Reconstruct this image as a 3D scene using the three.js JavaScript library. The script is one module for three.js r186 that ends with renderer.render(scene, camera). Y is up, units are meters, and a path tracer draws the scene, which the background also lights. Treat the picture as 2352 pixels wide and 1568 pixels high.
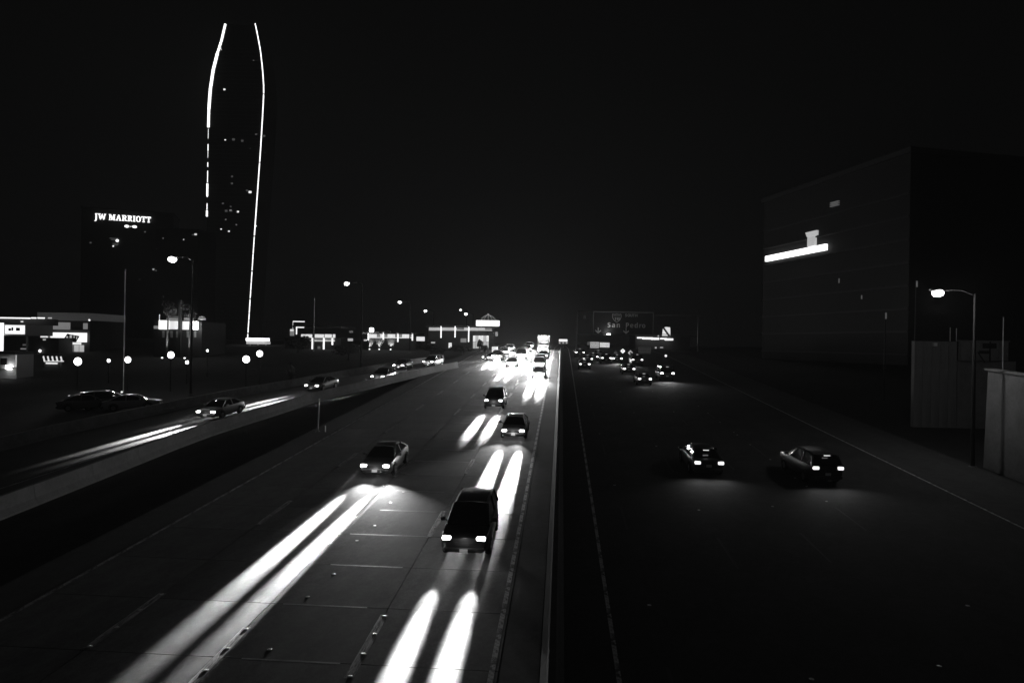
import * as THREE from 'three';
import { mergeGeometries, toCreasedNormals, mergeVertices } from 'three/addons/utils/BufferGeometryUtils.js';
import { RoundedBoxGeometry } from 'three/addons/geometries/RoundedBoxGeometry.js';
import { FontLoader } from 'three/addons/loaders/FontLoader.js';
import { TextGeometry } from 'three/addons/geometries/TextGeometry.js';

// ------------------------------------------------------------------ camera, sky, moonlight, exposure
const scene = new THREE.Scene();
const EYE = 9.6, F = 1568, IW = 2352, IH = 1568;        // eye height over the road below; focal length in pixels of a 2352 x 1568 frame
const ROLL = 0.0165, PITCH = 0.0012, YAW = 0.0725;
const camera = new THREE.PerspectiveCamera(2 * Math.atan(IH / 2 / F) * 180 / Math.PI, 1024 / 682, 0.3, 6000);
camera.rotation.order = 'YXZ';
camera.rotation.set(PITCH, YAW, ROLL);
camera.position.set(0, EYE, 0);
camera.updateMatrixWorld(true);
scene.add(camera);

const renderer = new THREE.WebGLRenderer({ antialias: true });
renderer.setSize(1024, 682);
renderer.toneMapping = THREE.LinearToneMapping;
renderer.toneMappingExposure = 1;
renderer.shadowMap.enabled = true;

{ // night sky: almost black, a trace paler towards the city horizon
  const w = 64, h = 32, d = new Float32Array(w * h * 4);
  for (let j = 0; j < h; j++) for (let i = 0; i < w; i++) {
    const el = (j + .5) / h - .5, v = .001 + .0003 * Math.exp(-Math.abs(el) * 14);
    d.set([v, v, v, 1], (j * w + i) * 4);
  }
  const sky = new THREE.DataTexture(d, w, h, THREE.RGBAFormat, THREE.FloatType);
  sky.mapping = THREE.EquirectangularReflectionMapping; sky.magFilter = THREE.LinearFilter; sky.needsUpdate = true;
  scene.background = sky; scene.environment = sky;
}
const moon = new THREE.DirectionalLight(new THREE.Color(1, 1, 1), 0.016);
moon.name = 'moon'; moon.position.set(-40, 120, 60); moon.target.position.set(0, 0, -60);
moon.castShadow = true; moon.shadow.radius = 20; moon.shadow.camera.left = -200; moon.shadow.camera.right = 200; moon.shadow.camera.top = 200; moon.shadow.camera.bottom = -200; moon.shadow.camera.far = 500;
scene.add(moon, moon.target);
scene.fog = new THREE.FogExp2(0xdddddd, 0.0003);        // thin even haze, added to give the lamps a glow

// ------------------------------------------------------------------ helpers
let seed = 7;
const rnd = () => { seed = (seed * 1664525 + 1013904223) >>> 0; return seed / 4294967296; };
const rr = (a, b) => a + (b - a) * rnd();
const used = {};
function numbered(n) { const k = used[n] = (used[n] ?? -1) + 1; return k ? n + '_' + String(k).padStart(3, '0') : n; }
function shade(o) { o.traverse(c => { if (c.isMesh) { c.castShadow = true; c.receiveShadow = true; } }); return o; }
function tag(o, label, category, group, kind) { if (label) o.userData.label = label; if (category) o.userData.category = category; if (group) o.userData.group = group; if (kind) o.userData.kind = kind; return o; }
function thing(name, label, category, pos = [0, 0, 0], ry = 0, group) {
  const g = new THREE.Group(); g.name = numbered(name); g.position.set(...pos); g.rotation.order = 'YXZ'; g.rotation.y = ry; scene.add(g);
  return tag(g, label, category, group);
}
function part(name, geo, m, parent, pos) { const o = new THREE.Mesh(geo, m); o.name = name; if (pos) o.position.set(...pos); o.castShadow = o.receiveShadow = true; parent.add(o); return o; }
const merge = gs => mergeGeometries(gs.map(g => { const q = g.index ? g.toNonIndexed() : g; for (const k of Object.keys(q.attributes)) if (!['position', 'normal', 'uv'].includes(k)) q.deleteAttribute(k); return q; }));
function bx(x0, y0, z0, x1, y1, z1, r = 0) {
  const w = Math.abs(x1 - x0), h = Math.abs(y1 - y0), d = Math.abs(z1 - z0);
  const g = r ? new RoundedBoxGeometry(w, h, d, 2, Math.min(r, w / 2.1, h / 2.1, d / 2.1)) : new THREE.BoxGeometry(w, h, d);
  return g.translate((x0 + x1) / 2, (y0 + y1) / 2, (z0 + z1) / 2);
}
function tube(pts, r, n = 8, seg = 12) { return new THREE.TubeGeometry(new THREE.CatmullRomCurve3(pts.map(p => new THREE.Vector3(...p)), false, 'catmullrom', .2), seg, r, n); }
function bar(a, b, r, n = 6, r2 = r) {
  const A = new THREE.Vector3(...a), B = new THREE.Vector3(...b), l = A.distanceTo(B), g = new THREE.CylinderGeometry(r2, r, l, n);
  g.applyQuaternion(new THREE.Quaternion().setFromUnitVectors(new THREE.Vector3(0, 1, 0), B.clone().sub(A).normalize()));
  return g.translate((A.x + B.x) / 2, (A.y + B.y) / 2, (A.z + B.z) / 2);
}
function loft(rings, caps = true) {
  const n = rings[0].length, p = [], ix = [], uv = [];
  rings.forEach((r, i) => r.forEach((q, j) => { p.push(...q); uv.push(j / n, i / rings.length); }));
  for (let i = 0; i + 1 < rings.length; i++) for (let j = 0; j < n; j++) { const a = i * n + j, b = i * n + (j + 1) % n, c = a + n, d = b + n; ix.push(a, b, c, b, d, c); }
  if (caps) for (const i of [0, rings.length - 1]) {
    const c = p.length / 3, s = [0, 0, 0]; for (let j = 0; j < n; j++) for (let k = 0; k < 3; k++) s[k] += rings[i][j][k] / n;
    p.push(...s); uv.push(.5, .5);
    for (let j = 0; j < n; j++) { const a = i * n + j, b = i * n + (j + 1) % n; i ? ix.push(a, b, c) : ix.push(b, a, c); }
  }
  const g = new THREE.BufferGeometry(); g.setAttribute('position', new THREE.Float32BufferAttribute(p, 3)); g.setAttribute('uv', new THREE.Float32BufferAttribute(uv, 2)); g.setIndex(ix);
  return toCreasedNormals(g, .55);
}
// pixel (of the 2352-wide frame) to a ray, to a point at a depth along the view, to a point on the sloping road plane
const fwd = new THREE.Vector3(0, 0, -1).applyQuaternion(camera.quaternion);
function ray(px, py) { return new THREE.Vector3((px - IW / 2) / F, -(py - IH / 2) / F, -1).applyQuaternion(camera.quaternion); }
function atDepth(px, py, d) { return ray(px, py).multiplyScalar(d).add(camera.position); }
const vp = ray(1288, 700), SL = vp.y / -vp.z, SLA = Math.atan(SL), CREST = 150;
const roadY = d => { const k = 30; if (d < CREST - k) return SL * d; if (d > CREST + k) return SL * CREST; const t = d - (CREST - k); return SL * (CREST - k) + SL * (t - t * t / (4 * k)); };
function onRoad(px, py, h = 0) {
  const r = ray(px, py); let t = 60;
  for (let i = 0; i < 60; i++) { const d = -r.z * t; const f = EYE + r.y * t - roadY(d) - h; t += f * 1568 / 200 * .5; t = Math.max(4, Math.min(t, 400)); }
  return [r.x * t, roadY(-r.z * t), r.z * t];
}
const rp = (X, d, h = 0) => [X, roadY(d) + h, -d];
const slopeAt = d => Math.atan((roadY(d + 1) - roadY(d - 1)) / 2);

// ------------------------------------------------------------------ textures and materials
function noiseTex(size, octs, lo, hi, contrast = 1, spots = 0) {
  const a = new Float32Array(size * size);
  for (const [cells, amp] of octs) {
    const g = new Float32Array(cells * cells); for (let i = 0; i < g.length; i++) g[i] = rnd();
    for (let y = 0; y < size; y++) for (let x = 0; x < size; x++) {
      const fx = x / size * cells, fy = y / size * cells, x0 = Math.floor(fx), y0 = Math.floor(fy), u = fx - x0, v = fy - y0, su = u * u * (3 - 2 * u), sv = v * v * (3 - 2 * v);
      const q = (i, j) => g[((y0 + j) % cells) * cells + (x0 + i) % cells];
      a[y * size + x] += amp * ((q(0, 0) * (1 - su) + q(1, 0) * su) * (1 - sv) + (q(0, 1) * (1 - su) + q(1, 1) * su) * sv);
    }
  }
  const tot = octs.reduce((s, o) => s + o[1], 0), d = new Uint8Array(size * size * 4);
  for (let i = 0; i < a.length; i++) { let v = a[i] / tot; v = Math.min(1, Math.max(0, (v - .5) * contrast + .5)); const c = 255 * (lo + (hi - lo) * v); d.set([c, c, c, 255], i * 4); }
  for (let s = 0; s < spots; s++) { const i = Math.floor(rnd() * a.length); const c = rnd() < .6 ? 40 : 250; d.set([c, c, c, 255], i * 4); }
  const t = new THREE.DataTexture(d, size, size); t.wrapS = t.wrapT = THREE.RepeatWrapping; t.magFilter = THREE.LinearFilter; t.minFilter = THREE.LinearMipmapLinearFilter; t.generateMipmaps = true; t.needsUpdate = true;
  return t;
}
const texRoad = noiseTex(512, [[4, 1], [9, 1], [23, .9], [64, .8], [256, 1.1]], .45, 1, 2.1, 2500);
const texWear = noiseTex(256, [[6, 1], [20, 1.1], [60, 1.4]], .15, 1, 3.2, 600);
const texWall = noiseTex(512, [[3, 1], [8, .9], [40, .6], [160, .6]], .55, 1, 1.7, 300);
const G = v => new THREE.Color().setRGB(v, v, v);
const M = (v, rough = .8, metal = 0, extra = {}) => new THREE.MeshStandardMaterial({ color: G(v), roughness: rough, metalness: metal, ...extra });
const E = (e, v = .6) => new THREE.MeshStandardMaterial({ color: G(v), roughness: .6, emissive: G(1), emissiveIntensity: e });
const rep = (t, x, y = x) => { const c = t.clone(); c.repeat.set(x, y); c.needsUpdate = true; return c; };
const mat = {
  slab: [.115, .145, .175].map((v, i) => M(v, .86, 0, { map: rep(texRoad, .55 + .1 * i, .5), bumpMap: rep(texRoad, 1, 1), bumpScale: .004 })),
  asphalt: M(.055, .88, 0, { map: rep(texRoad, .2), bumpMap: rep(texRoad, .8), bumpScale: .004 }),
  base: M(.035, .95), ground: M(.03, 1, 0, { map: rep(texRoad, .05) }),
  oldPaint: M(.085, .8, 0, { map: rep(texRoad, .9) }), paint: M(.75, .7, 0, { map: rep(texWear, .6, .6) }), seal: M(.85, .55, 0, { map: rep(texWear, .5, 1) }), dot: M(.8, .35), dark: M(.02, .6), tar: M(.012, .6),
  concDirty: M(.075, .9, 0, { map: rep(texWall, .35), bumpMap: rep(texWall, .8), bumpScale: .006 }), conc: M(.22, .9, 0, { map: rep(texWall, .35), bumpMap: rep(texWall, .8), bumpScale: .006 }), conc2: M(.24, .9, 0, { map: rep(texWall, .15), bumpMap: rep(texWall, .5), bumpScale: .008 }),
  bldg: M(.025, .7), bldg2: M(.05, .8), pale: M(.4, .8), glass: M(.015, .08, .0), steel: M(.25, .4, .8), pole: M(.018, .9), white: M(.8, .5),
  leaf: new THREE.MeshStandardMaterial({ color: G(.09), roughness: .8, side: THREE.DoubleSide }), bark: M(.08, .9),
  tyre: M(.015, .85), rim: M(.35, .35, .9), trim: M(.02, .5), plate: M(.6, .5), chrome: M(.6, .15, 1),
  paints: [.018, .06, .16, .35, .5].map(v => new THREE.MeshPhysicalMaterial({ color: G(v), roughness: .45, metalness: .3, clearcoat: .3, clearcoatRoughness: .2 })),
  carGlass: new THREE.MeshPhysicalMaterial({ color: G(.012), roughness: .06, metalness: 0, clearcoat: 1 }),
  head: E(9, .8), headFar: E(14, .8), tail: E(1.6, .3), tailBright: E(3.5, .4), tailOff: M(.12, .3), chmsl: E(.9, .3),
  e02: E(.022, .2), e05: E(.06, .2), e15: E(.16, .25), e3: E(.4, .3), e5: E(.75, .4), e9: E(1.25, .5), e20: E(2.2, .6), e60: E(7, .6),
};

// ------------------------------------------------------------------ lights
function spot(name, p, to, I, ang, pen = 1, rad = 3) {
  const l = new THREE.SpotLight(0xffffff, I, 0, ang, pen, 2); l.name = numbered(name); l.position.set(...p); l.target.position.set(...to);
  l.castShadow = true; l.shadow.radius = rad; scene.add(l, l.target); return l;
}
function point(name, p, I, rad = 4) { const l = new THREE.PointLight(0xffffff, I, 0, 2); l.name = numbered(name); l.position.set(...p); l.castShadow = true; l.shadow.radius = rad; scene.add(l); return l; }

// ------------------------------------------------------------------ ground, freeway
const profile = []; for (let d = -60; d < 118; d += 6) profile.push(d); for (let d = 118; d < 190; d += 4) profile.push(d); profile.push(230, 320, 500, 900, 1600, 3200);
function strip(xa, xb, lift, m, d0 = -60, d1 = 3200, fa = null, fb = null) {      // a sheet that follows the grade; xa, xb may depend on distance
  const ds = profile.filter(d => d > d0 && d < d1); ds.unshift(d0); ds.push(d1);
  const p = [], uv = [], ix = [];
  ds.forEach((d, i) => { for (const x of [fa ? fa(d) : xa, fb ? fb(d) : xb]) { p.push(x, roadY(d) + lift, -d); uv.push(x, d); } if (i) { const k = i * 2; ix.push(k - 2, k - 1, k, k - 1, k + 1, k); } });
  const g = new THREE.BufferGeometry(); g.setAttribute('position', new THREE.Float32BufferAttribute(p, 3)); g.setAttribute('uv', new THREE.Float32BufferAttribute(uv, 2)); g.setIndex(ix); g.computeVertexNormals(); return g;
}
const top = (name, geo, m, kind) => { const o = part(numbered(name), geo, m, scene); if (kind) o.userData.kind = kind; return o; };
top('ground', strip(-1800, 1800, -.45, mat.ground, -60, 3200), mat.ground, 'structure');
const fw = top('freeway', strip(-18.6, -.1, -.03, mat.base, -30, 900), mat.asphalt, 'structure');
const fe = top('freeway', strip(.1, 25.5, 0, mat.asphalt, -30, 900), mat.asphalt, 'structure');
const RX = [[-20, -31.5], [45, -30.6], [62, -28.6], [78, -25.2], [92, -22.2], [105, -19], [118, -14.5], [135, -13], [400, -13]];
const rampX = d => { for (let i = 1; i < RX.length; i++) if (d <= RX[i][0]) { const [a, xa] = RX[i - 1], [b, xb] = RX[i], t = Math.max(0, (d - a) / (b - a)), s = t * t * (3 - 2 * t) * .4 + t * .6; return xa + (xb - xa) * s; } return -13; };
const ramp = top('ramp', strip(0, 0, -.012, mat.asphalt, -30, 135, d => rampX(d) - 4.4, d => rampX(d) + 3.6), mat.asphalt, 'structure');
// concrete slabs of the oncoming lanes, one by one as far as their joints can be seen
const LN = [-16.7, -12.9, -9.1, -5.3, -1.5], PITCHL = 3.33;
const slabGeo = mat.slab.map((_, i) => { const g = new THREE.BoxGeometry(3.775, .12, PITCHL - .022); const uv = g.attributes.uv; for (let k = 0; k < uv.count; k++) uv.setXY(k, uv.getX(k) * 3.8 + i * 1.7, uv.getY(k) * 3.3 + i * .9); return g; });
const slabTilt = d => slopeAt(d);
for (let r = 0; r < 26; r++) for (let l = 0; l < 4; l++) {
  const d = 7.8 + r * PITCHL + PITCHL / 2, k = Math.floor(rnd() * 3);
  const s = part(numbered('slab'), slabGeo[Math.floor(rnd() * 3)], mat.slab[k], fw, rp((LN[l] + LN[l + 1]) / 2, d, -.06));
  s.rotation.x = slopeAt(d); if (rnd() < .5) s.rotateY(Math.PI);
}
part('far_pavement', strip(-16.7, -1.5, -.002, mat.slab[1], 7.8 + 26 * PITCHL, 900), mat.slab[1], fw);
part('near_pavement', strip(-16.7, -1.5, -.002, mat.slab[1], -30, 7.78), mat.slab[1], fw);
part('shoulder', strip(-1.48, -.45, -.004, mat.asphalt, -30, 900), mat.asphalt, fw);
part('shoulder', strip(-18.5, -16.72, -.004, mat.asphalt, -30, 900), mat.asphalt, fw);
for (let r = 0; r < 20; r++) { // pale sealed joints across one lane
  const d = 7.8 + r * PITCHL, w = rr(1.2, 1.75), c = -7.2 + rr(-.25, .3);
  const s = part(numbered('joint_seal'), bx(-w, -.004, -.035, w, .0014, .035), mat.seal, fw, rp(c, d, 0)); s.rotation.x = SLA; s.rotation.y = rr(-.006, .006);
}
for (const X of [-9.1 + .14]) for (let r = 0; r < 8; r++) { const s = part(numbered('seam'), bx(-.018, -.003, -5, .018, .0008, 5), mat.tar, fw, rp(X + .05 * Math.sin(r), 13 + r * 10, .001)); s.rotation.x = SLA; }
function dash(parent, X, d0, len, w = .13, m = mat.paint) { const s = part(numbered('lane_dash'), new THREE.BoxGeometry(w, .004, len), m, parent, rp(X, d0 + len / 2, parent === fw ? -.0004 : .003)); s.rotation.x = slopeAt(d0 + len / 2); return s; }
const dotGeo = new THREE.SphereGeometry(.07, 10, 6, 0, 6.3, 0, 1.57).scale(1, .16, 1);
function dots(parent, X, d) { const s = part(numbered('raised_marker'), dotGeo, mat.dot, parent, rp(X, d, .004)); return s; }
for (const [X, o] of [[-9.1, 0], [-5.3, 1.2], [-12.9, 2]]) for (let k = 0; k < 9; k++) {
  const d0 = 15.9 + o + k * 10.6; dash(fw, X, d0, 3.6, .24);
  if (k < 4) for (let j = 0; j < 4; j++) dots(fw, X + .02, d0 + .1 + j * 1.13);
}
for (let d = 16.4; d < 34; d += 5.3) { dots(fw, -8.1 + rr(-.05, .05), d); dots(fw, -7.9, d + 1.9); }
part('edge_line', strip(-1.75, -1.6, .0035, mat.oldPaint, -20, 400), mat.paint, fw);
part('edge_line', strip(-16.6, -16.45, .0035, mat.paint, -20, 400), mat.paint, fw);
for (const [X, o] of [[2.95, 4], [6.6, 0], [10.3, 1], [13.3, 5]]) for (let k = 0; k < 12; k++) { const d0 = 11 + o + k * 14.6; dash(fe, X, d0, 3.4, .11, mat.oldPaint); if (k < 7) dots(fe, X, d0 + 7.2); }
for (let d = 35; d < 66; d += 4.6) dots(fe, 13.28, d);
part('edge_line', strip(20.42, 20.54, .0045, mat.paint, -20, 400), mat.paint, fe);
part('shoulder', strip(20.7, 25.3, .004, mat.concDirty, -30, 140), mat.concDirty, fe);
part('edge_line', strip(1.55, 1.68, .0045, mat.oldPaint, -20, 400), mat.paint, fe);
part('edge_line', strip(0, 0, .0035, mat.paint, -20, 112, d => rampX(d) + 2.6, d => rampX(d) + 2.73), mat.paint, ramp);

// barriers: New Jersey profile segments standing end to end
function barrierProfile(h = .86, w = .3) { const s = new THREE.Shape(); for (const [i, p] of [[-w, 0], [-w, .08], [-w * .45, .34], [-w * .25, h], [w * .25, h], [w * .45, .34], [w, .08], [w, 0]].entries()) i ? s.lineTo(...p) : s.moveTo(...p); return s; }
function barrier(name, label, pts, m, h) {
  const t = thing(name, label, 'barrier');
  for (let i = 0; i + 1 < pts.length; i++) {
    const a = new THREE.Vector3(...pts[i]), b = new THREE.Vector3(...pts[i + 1]), L = a.distanceTo(b) - .03;
    const s = part(numbered('segment'), new THREE.ExtrudeGeometry(barrierProfile(h), { depth: L, bevelEnabled: true, bevelSize: .012, bevelThickness: .012, bevelSegments: 1 }), m, t);
    s.position.copy(a); s.lookAt(b);
  }
  return t;
}
{ const p = []; for (let d = -12; d <= 150; d += 6) p.push(rp(-.1, d, 0)); barrier('median_barrier', 'long concrete median barrier between the oncoming and departing lanes', p, mat.concDirty, .86); }
{ const p = []; for (let d = 22; d <= 106; d += 4.2) p.push(rp(rampX(d) + 4.1 + (d < 70 ? Math.max(0, (70 - d) * .05) : 0), d, -.1)); barrier('ramp_barrier', 'pale concrete barrier along the inner edge of the curving ramp', p, mat.conc2, .95); }
{ const p = []; for (let d = 10; d <= 116; d += 5) p.push(rp(rampX(d) - 4.6, d, -.1)); barrier('ramp_barrier', 'dark concrete barrier along the outer edge of the curving ramp', p, mat.conc, .9); }

// ------------------------------------------------------------------ cars
function carShapes(c) {
  const { L, st, cab, H, wb, wt } = c;
  const ring = (z, w, top, bot) => { const h = [[0, bot], [w * .8, bot], [w * .96, bot + .1], [w, bot + (top - bot) * .45], [w * .985, top - .16], [w * .93, top - .04], [w * .72, top], [0, top + .018]]; return [...h.map(([x, y]) => [x, y, z]), ...h.slice(1, -1).reverse().map(([x, y]) => [-x, y, z])]; };
  const body = loft(st.map(([z, w, t, b]) => ring(z, w, t, b)));
  const belt = z => { for (let i = 1; i < st.length; i++) if (z <= st[i][0]) { const [a, , ta] = st[i - 1], [b, , tb] = st[i]; return ta + (tb - ta) * (z - a) / (b - a); } return st.at(-1)[2]; };
  const cring = (z, h) => { const b = belt(z) - .05, k = Math.max(0, (h - b) / (H - b)), w = wb + (wt - wb) * k, q = [[wb, b], [wb + (w - wb) * .55, b + (h - b) * .55], [w + .02, h - .07 * k], [w - .1, h - .015 * k], [0, h + .02 * k]]; return [...q.map(([x, y]) => [x, y, z]), ...q.slice(0, -1).reverse().map(([x, y]) => [-x, y, z])]; };
  const cabin = loft(cab.map(([z, h]) => cring(z, h)));
  const rf = cab.filter(([, h]) => h > H - .13), roof = loft(rf.map(([z, h], i) => { const x = wt - .045; return [[x + .075, h - .06, z], [x - .02, h + .006, z], [0, h + .034, z], [-x + .02, h + .006, z], [-x - .075, h - .06, z], [0, h - .05, z]].reverse(); }));
  const pil = []; for (const s of [-1, 1]) {
    const f0 = cab.at(-1), f1 = rf.at(-1), r0 = cab[0], r1 = rf[0];
    pil.push(bar([s * wb, belt(f0[0]) - .02, f0[0]], [s * (wt + .02), f1[1] - .05, f1[0]], .035), bar([s * wb, belt(r0[0]) - .02, r0[0]], [s * (wt + .02), r1[1] - .05, r1[0]], .055));
    const zm = (f1[0] + r1[0]) / 2 - .05; pil.push(bar([s * (wb + .012), belt(zm) - .04, zm], [s * (wt + .03), H - .07, zm], .04));
    pil.push(bar([s * (wb + .01), belt(r0[0]) - .03, r0[0] + .2], [s * (wb + .01), belt(f0[0]) - .03, f0[0] - .1], .02));
  }
  return { body, cabin, roof: merge([roof, ...pil]) };
}
const KINDS = {
  sedan: { L: 4.7, H: 1.44, wb: .8, wt: .58, headY: .68, tailY: .84, wz: 1.38, hw: .62, st: [[-2.36, .66, .74, .34], [-2.31, .78, .93, .28], [-2.1, .85, 1.0, .25], [-1.5, .9, 1.0, .22], [-.6, .915, .97, .2], [.5, .915, .95, .2], [1.15, .905, .93, .2], [1.75, .885, .86, .22], [2.12, .84, .78, .24], [2.3, .74, .68, .28], [2.37, .62, .54, .34]], cab: [[-1.85, .99], [-1.5, 1.19], [-1.05, 1.38], [-.6, 1.44], [.05, 1.44], [.4, 1.39], [.85, 1.16], [1.22, .93]] },
  suv: { L: 4.6, H: 1.7, wb: .83, wt: .66, headY: .86, tailY: 1.0, wz: 1.36, hw: .64, st: [[-2.3, .7, .9, .4], [-2.26, .8, 1.08, .34], [-2, .88, 1.12, .3], [-1.2, .93, 1.1, .27], [0, .94, 1.08, .25], [1, .93, 1.06, .25], [1.7, .92, 1.03, .27], [2.1, .88, .98, .3], [2.26, .8, .88, .34], [2.32, .66, .7, .4]], cab: [[-2.24, 1.09], [-2.1, 1.4], [-1.9, 1.64], [-1.4, 1.7], [-.3, 1.7], [.2, 1.66], [.7, 1.4], [1.2, 1.07]] },
  van: { L: 5, H: 1.92, wb: .9, wt: .74, headY: .82, tailY: 1.05, wz: 1.5, hw: .68, st: [[-2.5, .76, .9, .36], [-2.46, .86, 1.1, .32], [-2.2, .93, 1.14, .28], [-1, .97, 1.12, .25], [.5, .97, 1.1, .25], [1.5, .96, 1.08, .26], [2.1, .93, 1.0, .28], [2.42, .84, .86, .32], [2.5, .7, .66, .38]], cab: [[-2.44, 1.11], [-2.36, 1.6], [-2.2, 1.86], [-1.6, 1.92], [.3, 1.92], [.75, 1.84], [1.25, 1.5], [1.85, 1.06]] },
};
const wheelGeo = () => ({ tyre: new THREE.LatheGeometry([[.2, -.1], [.29, -.105], [.325, -.07], [.333, 0], [.325, .07], [.29, .105], [.2, .1]].map(p => new THREE.Vector2(...p)), 24).rotateZ(Math.PI / 2), rim: merge([new THREE.CylinderGeometry(.21, .21, .16, 20).rotateZ(Math.PI / 2), ...[0, 1, 2, 3, 4].map(i => bx(-.1, -.03, .03, .1, .03, .2).rotateX(i * 1.2566)), new THREE.CylinderGeometry(.05, .05, .215, 10).rotateZ(Math.PI / 2)]) });
const WG = wheelGeo(), protos = {};
function buildCar(kind, front) {
  const c = KINDS[kind], S = carShapes(c), g = new THREE.Group(), zf = c.st.at(-1)[0], zr = c.st[0][0];
  part('body', S.body, mat.paints[0], g); part('windows', S.cabin, mat.carGlass, g); part('roof', S.roof, mat.paints[0], g);
  part('grille', merge([bx(-.42, c.headY - .16, zf - .07, .42, c.headY + .02, zf - .01, .02), ...[0, 1, 2].map(i => bx(-.4, c.headY - .13 + i * .05, zf - .015, .4, c.headY - .115 + i * .05, zf + .004))]), mat.trim, g);
  part('front_bumper', merge([bx(-.78, c.st.at(-1)[3] + .02, zf - .16, .78, c.st.at(-1)[3] + .15, zf + .03, .05), bx(-.5, c.st.at(-1)[3] + .03, zf, .5, c.st.at(-1)[3] + .09, zf + .035)]), mat.trim, g);
  part('rear_bumper', bx(-.8, c.st[0][3] + .02, zr - .05, .8, c.st[0][3] + .18, zr + .2, .05), mat.trim, g);
  for (const z of [zf + .036, zr - .056]) part('licence_plate', bx(-.15, z > 0 ? .36 : .62, z - .006, .15, z > 0 ? .5 : .76, z + .006), mat.plate, g);
  for (const s of [-1, 1]) {
    const hl = part('headlight', bx(s * c.hw - .19, c.headY - .075, zf - .22, s * c.hw + .16, c.headY + .075, zf - .03, .06), front ? mat.head : mat.tailOff, g); hl.rotation.y = 0;
    part('tail_light', bx(s * (c.hw + .02) - .2, c.tailY - .085, zr - .01, s * (c.hw + .02) + .13, c.tailY + .085, zr + .14, .04), front ? mat.tailOff : mat.tail, g);
    part('side_mirror', merge([bx(s * .93 - .02, c.st[5][2] + .01, .72, s * .93 + .2 * s, c.st[5][2] + .16, .86, .04), bar([s * .85, c.st[5][2], .8], [s * .97, c.st[5][2] + .06, .8], .03)]), mat.paints[0], g);
    for (const z of [-c.wz, c.wz]) {
      const w = part('wheel', WG.tyre, mat.tyre, g, [s * .83, .333, z]); part('rim', WG.rim, mat.rim, w);
      part('wheel_arch', new THREE.TorusGeometry(.38, .035, 6, 16, Math.PI).rotateY(Math.PI / 2).translate(s * .905, .34, z), mat.trim, g);
    }
  }
  if (!front) part('brake_light', bx(-.16, c.H - .06, c.cab[1][0] - .05, .16, c.H - .03, c.cab[1][0] + .02), mat.chmsl, g);
  return g;
}
function car(kind, front, paint, p, heading, label, group, o = {}) { // p: the middle of its lamps on the road; heading: direction the car faces
  const key = kind + front; const proto = protos[key] ??= buildCar(kind, front); const g = proto.clone(); g.name = numbered(kind === 'van' ? 'van' : kind === 'suv' ? 'sport_utility_car' : 'sedan_car'); scene.add(g);
  g.children.forEach(c => { if (['body', 'roof', 'side_mirror'].includes(c.name)) c.material = mat.paints[paint]; if (o.tail && c.name === 'tail_light') c.material = o.tail; if (o.far && c.name === 'headlight') c.material = mat.headFar; });
  const c = KINDS[kind], d = -p[2], s = slopeAt(d), back = c.L / 2 * (front ? -1 : 1);
  g.rotation.order = 'YXZ'; g.rotation.y = heading; const fz = Math.cos(heading); g.rotation.x = fz > 0 ? s : -s;
  const dir = new THREE.Vector3(0, 0, 1).applyEuler(g.rotation);
  g.position.set(...p).addScaledVector(dir, back); g.position.y = roadY(-g.position.z) + (o.lift ?? 0);
  tag(g, label, kind === 'van' ? 'van' : 'car', group); g.updateMatrixWorld(true);
  if (o.I !== 0) for (const q of o.one ? [0] : [-1, 1]) {
    const hx = q * c.hw, f = (x, y, z) => g.localToWorld(new THREE.Vector3(x, y, z)).toArray();
    if (front) { // a wide beam, turned aside at need; narrow cores added to streak the road
      const I = (o.I ?? 160) * (o.one ? 2 : 1), zf = c.st.at(-1)[0], at = f(hx, c.headY, zf + .02); spot('headlight_beam', at, f(hx + (o.aimX ?? 0), c.headY - .9, zf + 18), I, o.wide ?? .42, 1, 4);
      if (o.core) for (const [reach, cone, k] of [[5, .075, .7], [7.5, .055, 1], [10.5, .042, .9]]) if (reach * (o.len ?? 1) < 17) spot('road_streak_spot', at, f(hx, 0, zf + reach * (o.len ?? 1)), o.core * k * 25 * (reach * (o.len ?? 1)) ** 3, cone / (o.len ?? 1), 1, 3);
      if (o.frontFill && q >= 0) point('added_front_fill', f(0, c.headY + .05, zf + .35), o.frontFill, 6);  // added point before the grille, whitening the front end
    }
    else { const zr = c.st[0][0]; spot('tail_light_glow', f(hx, c.tailY, zr - .06), f(hx, c.tailY - 1.2, zr - 5), (o.I ?? 5) * (o.one ? 2 : 1), 1.25, 1, 4); }
  }
  return g;
}
const TO = 0, AWAY = Math.PI;                                       // facing the camera, driving away
const GH = 'oncoming cars with lit headlights', GT = 'departing cars with lit tail lights';
car('sedan', true, 2, rp(-10.05, 36.6), TO, 'silver sedan with lit headlights alone in the outer lane, beams on pale slabs', GH, { I: 170, wide: .5, aimX: 6, core: .95, frontFill: .6 });
car('suv', true, 0, rp(-3.5, 25.2), TO, 'black sport utility car nearest to the camera, headlights on, beside the median', GH, { I: 5, core: .6, len: .72, frontFill: .5 });
car('sedan', true, 3, rp(-3.3, 48), TO, 'light sedan with bright headlights in the lane beside the median, second in line', GH, { I: 90, aimX: -3, core: 1.1, frontFill: .8 });
car('suv', true, 1, rp(-6.05, 61.5), TO, 'grey sport utility car straddling the middle lane behind the light sedan', GH, { I: 40, core: 1, len: .8, frontFill: .8 });
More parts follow.
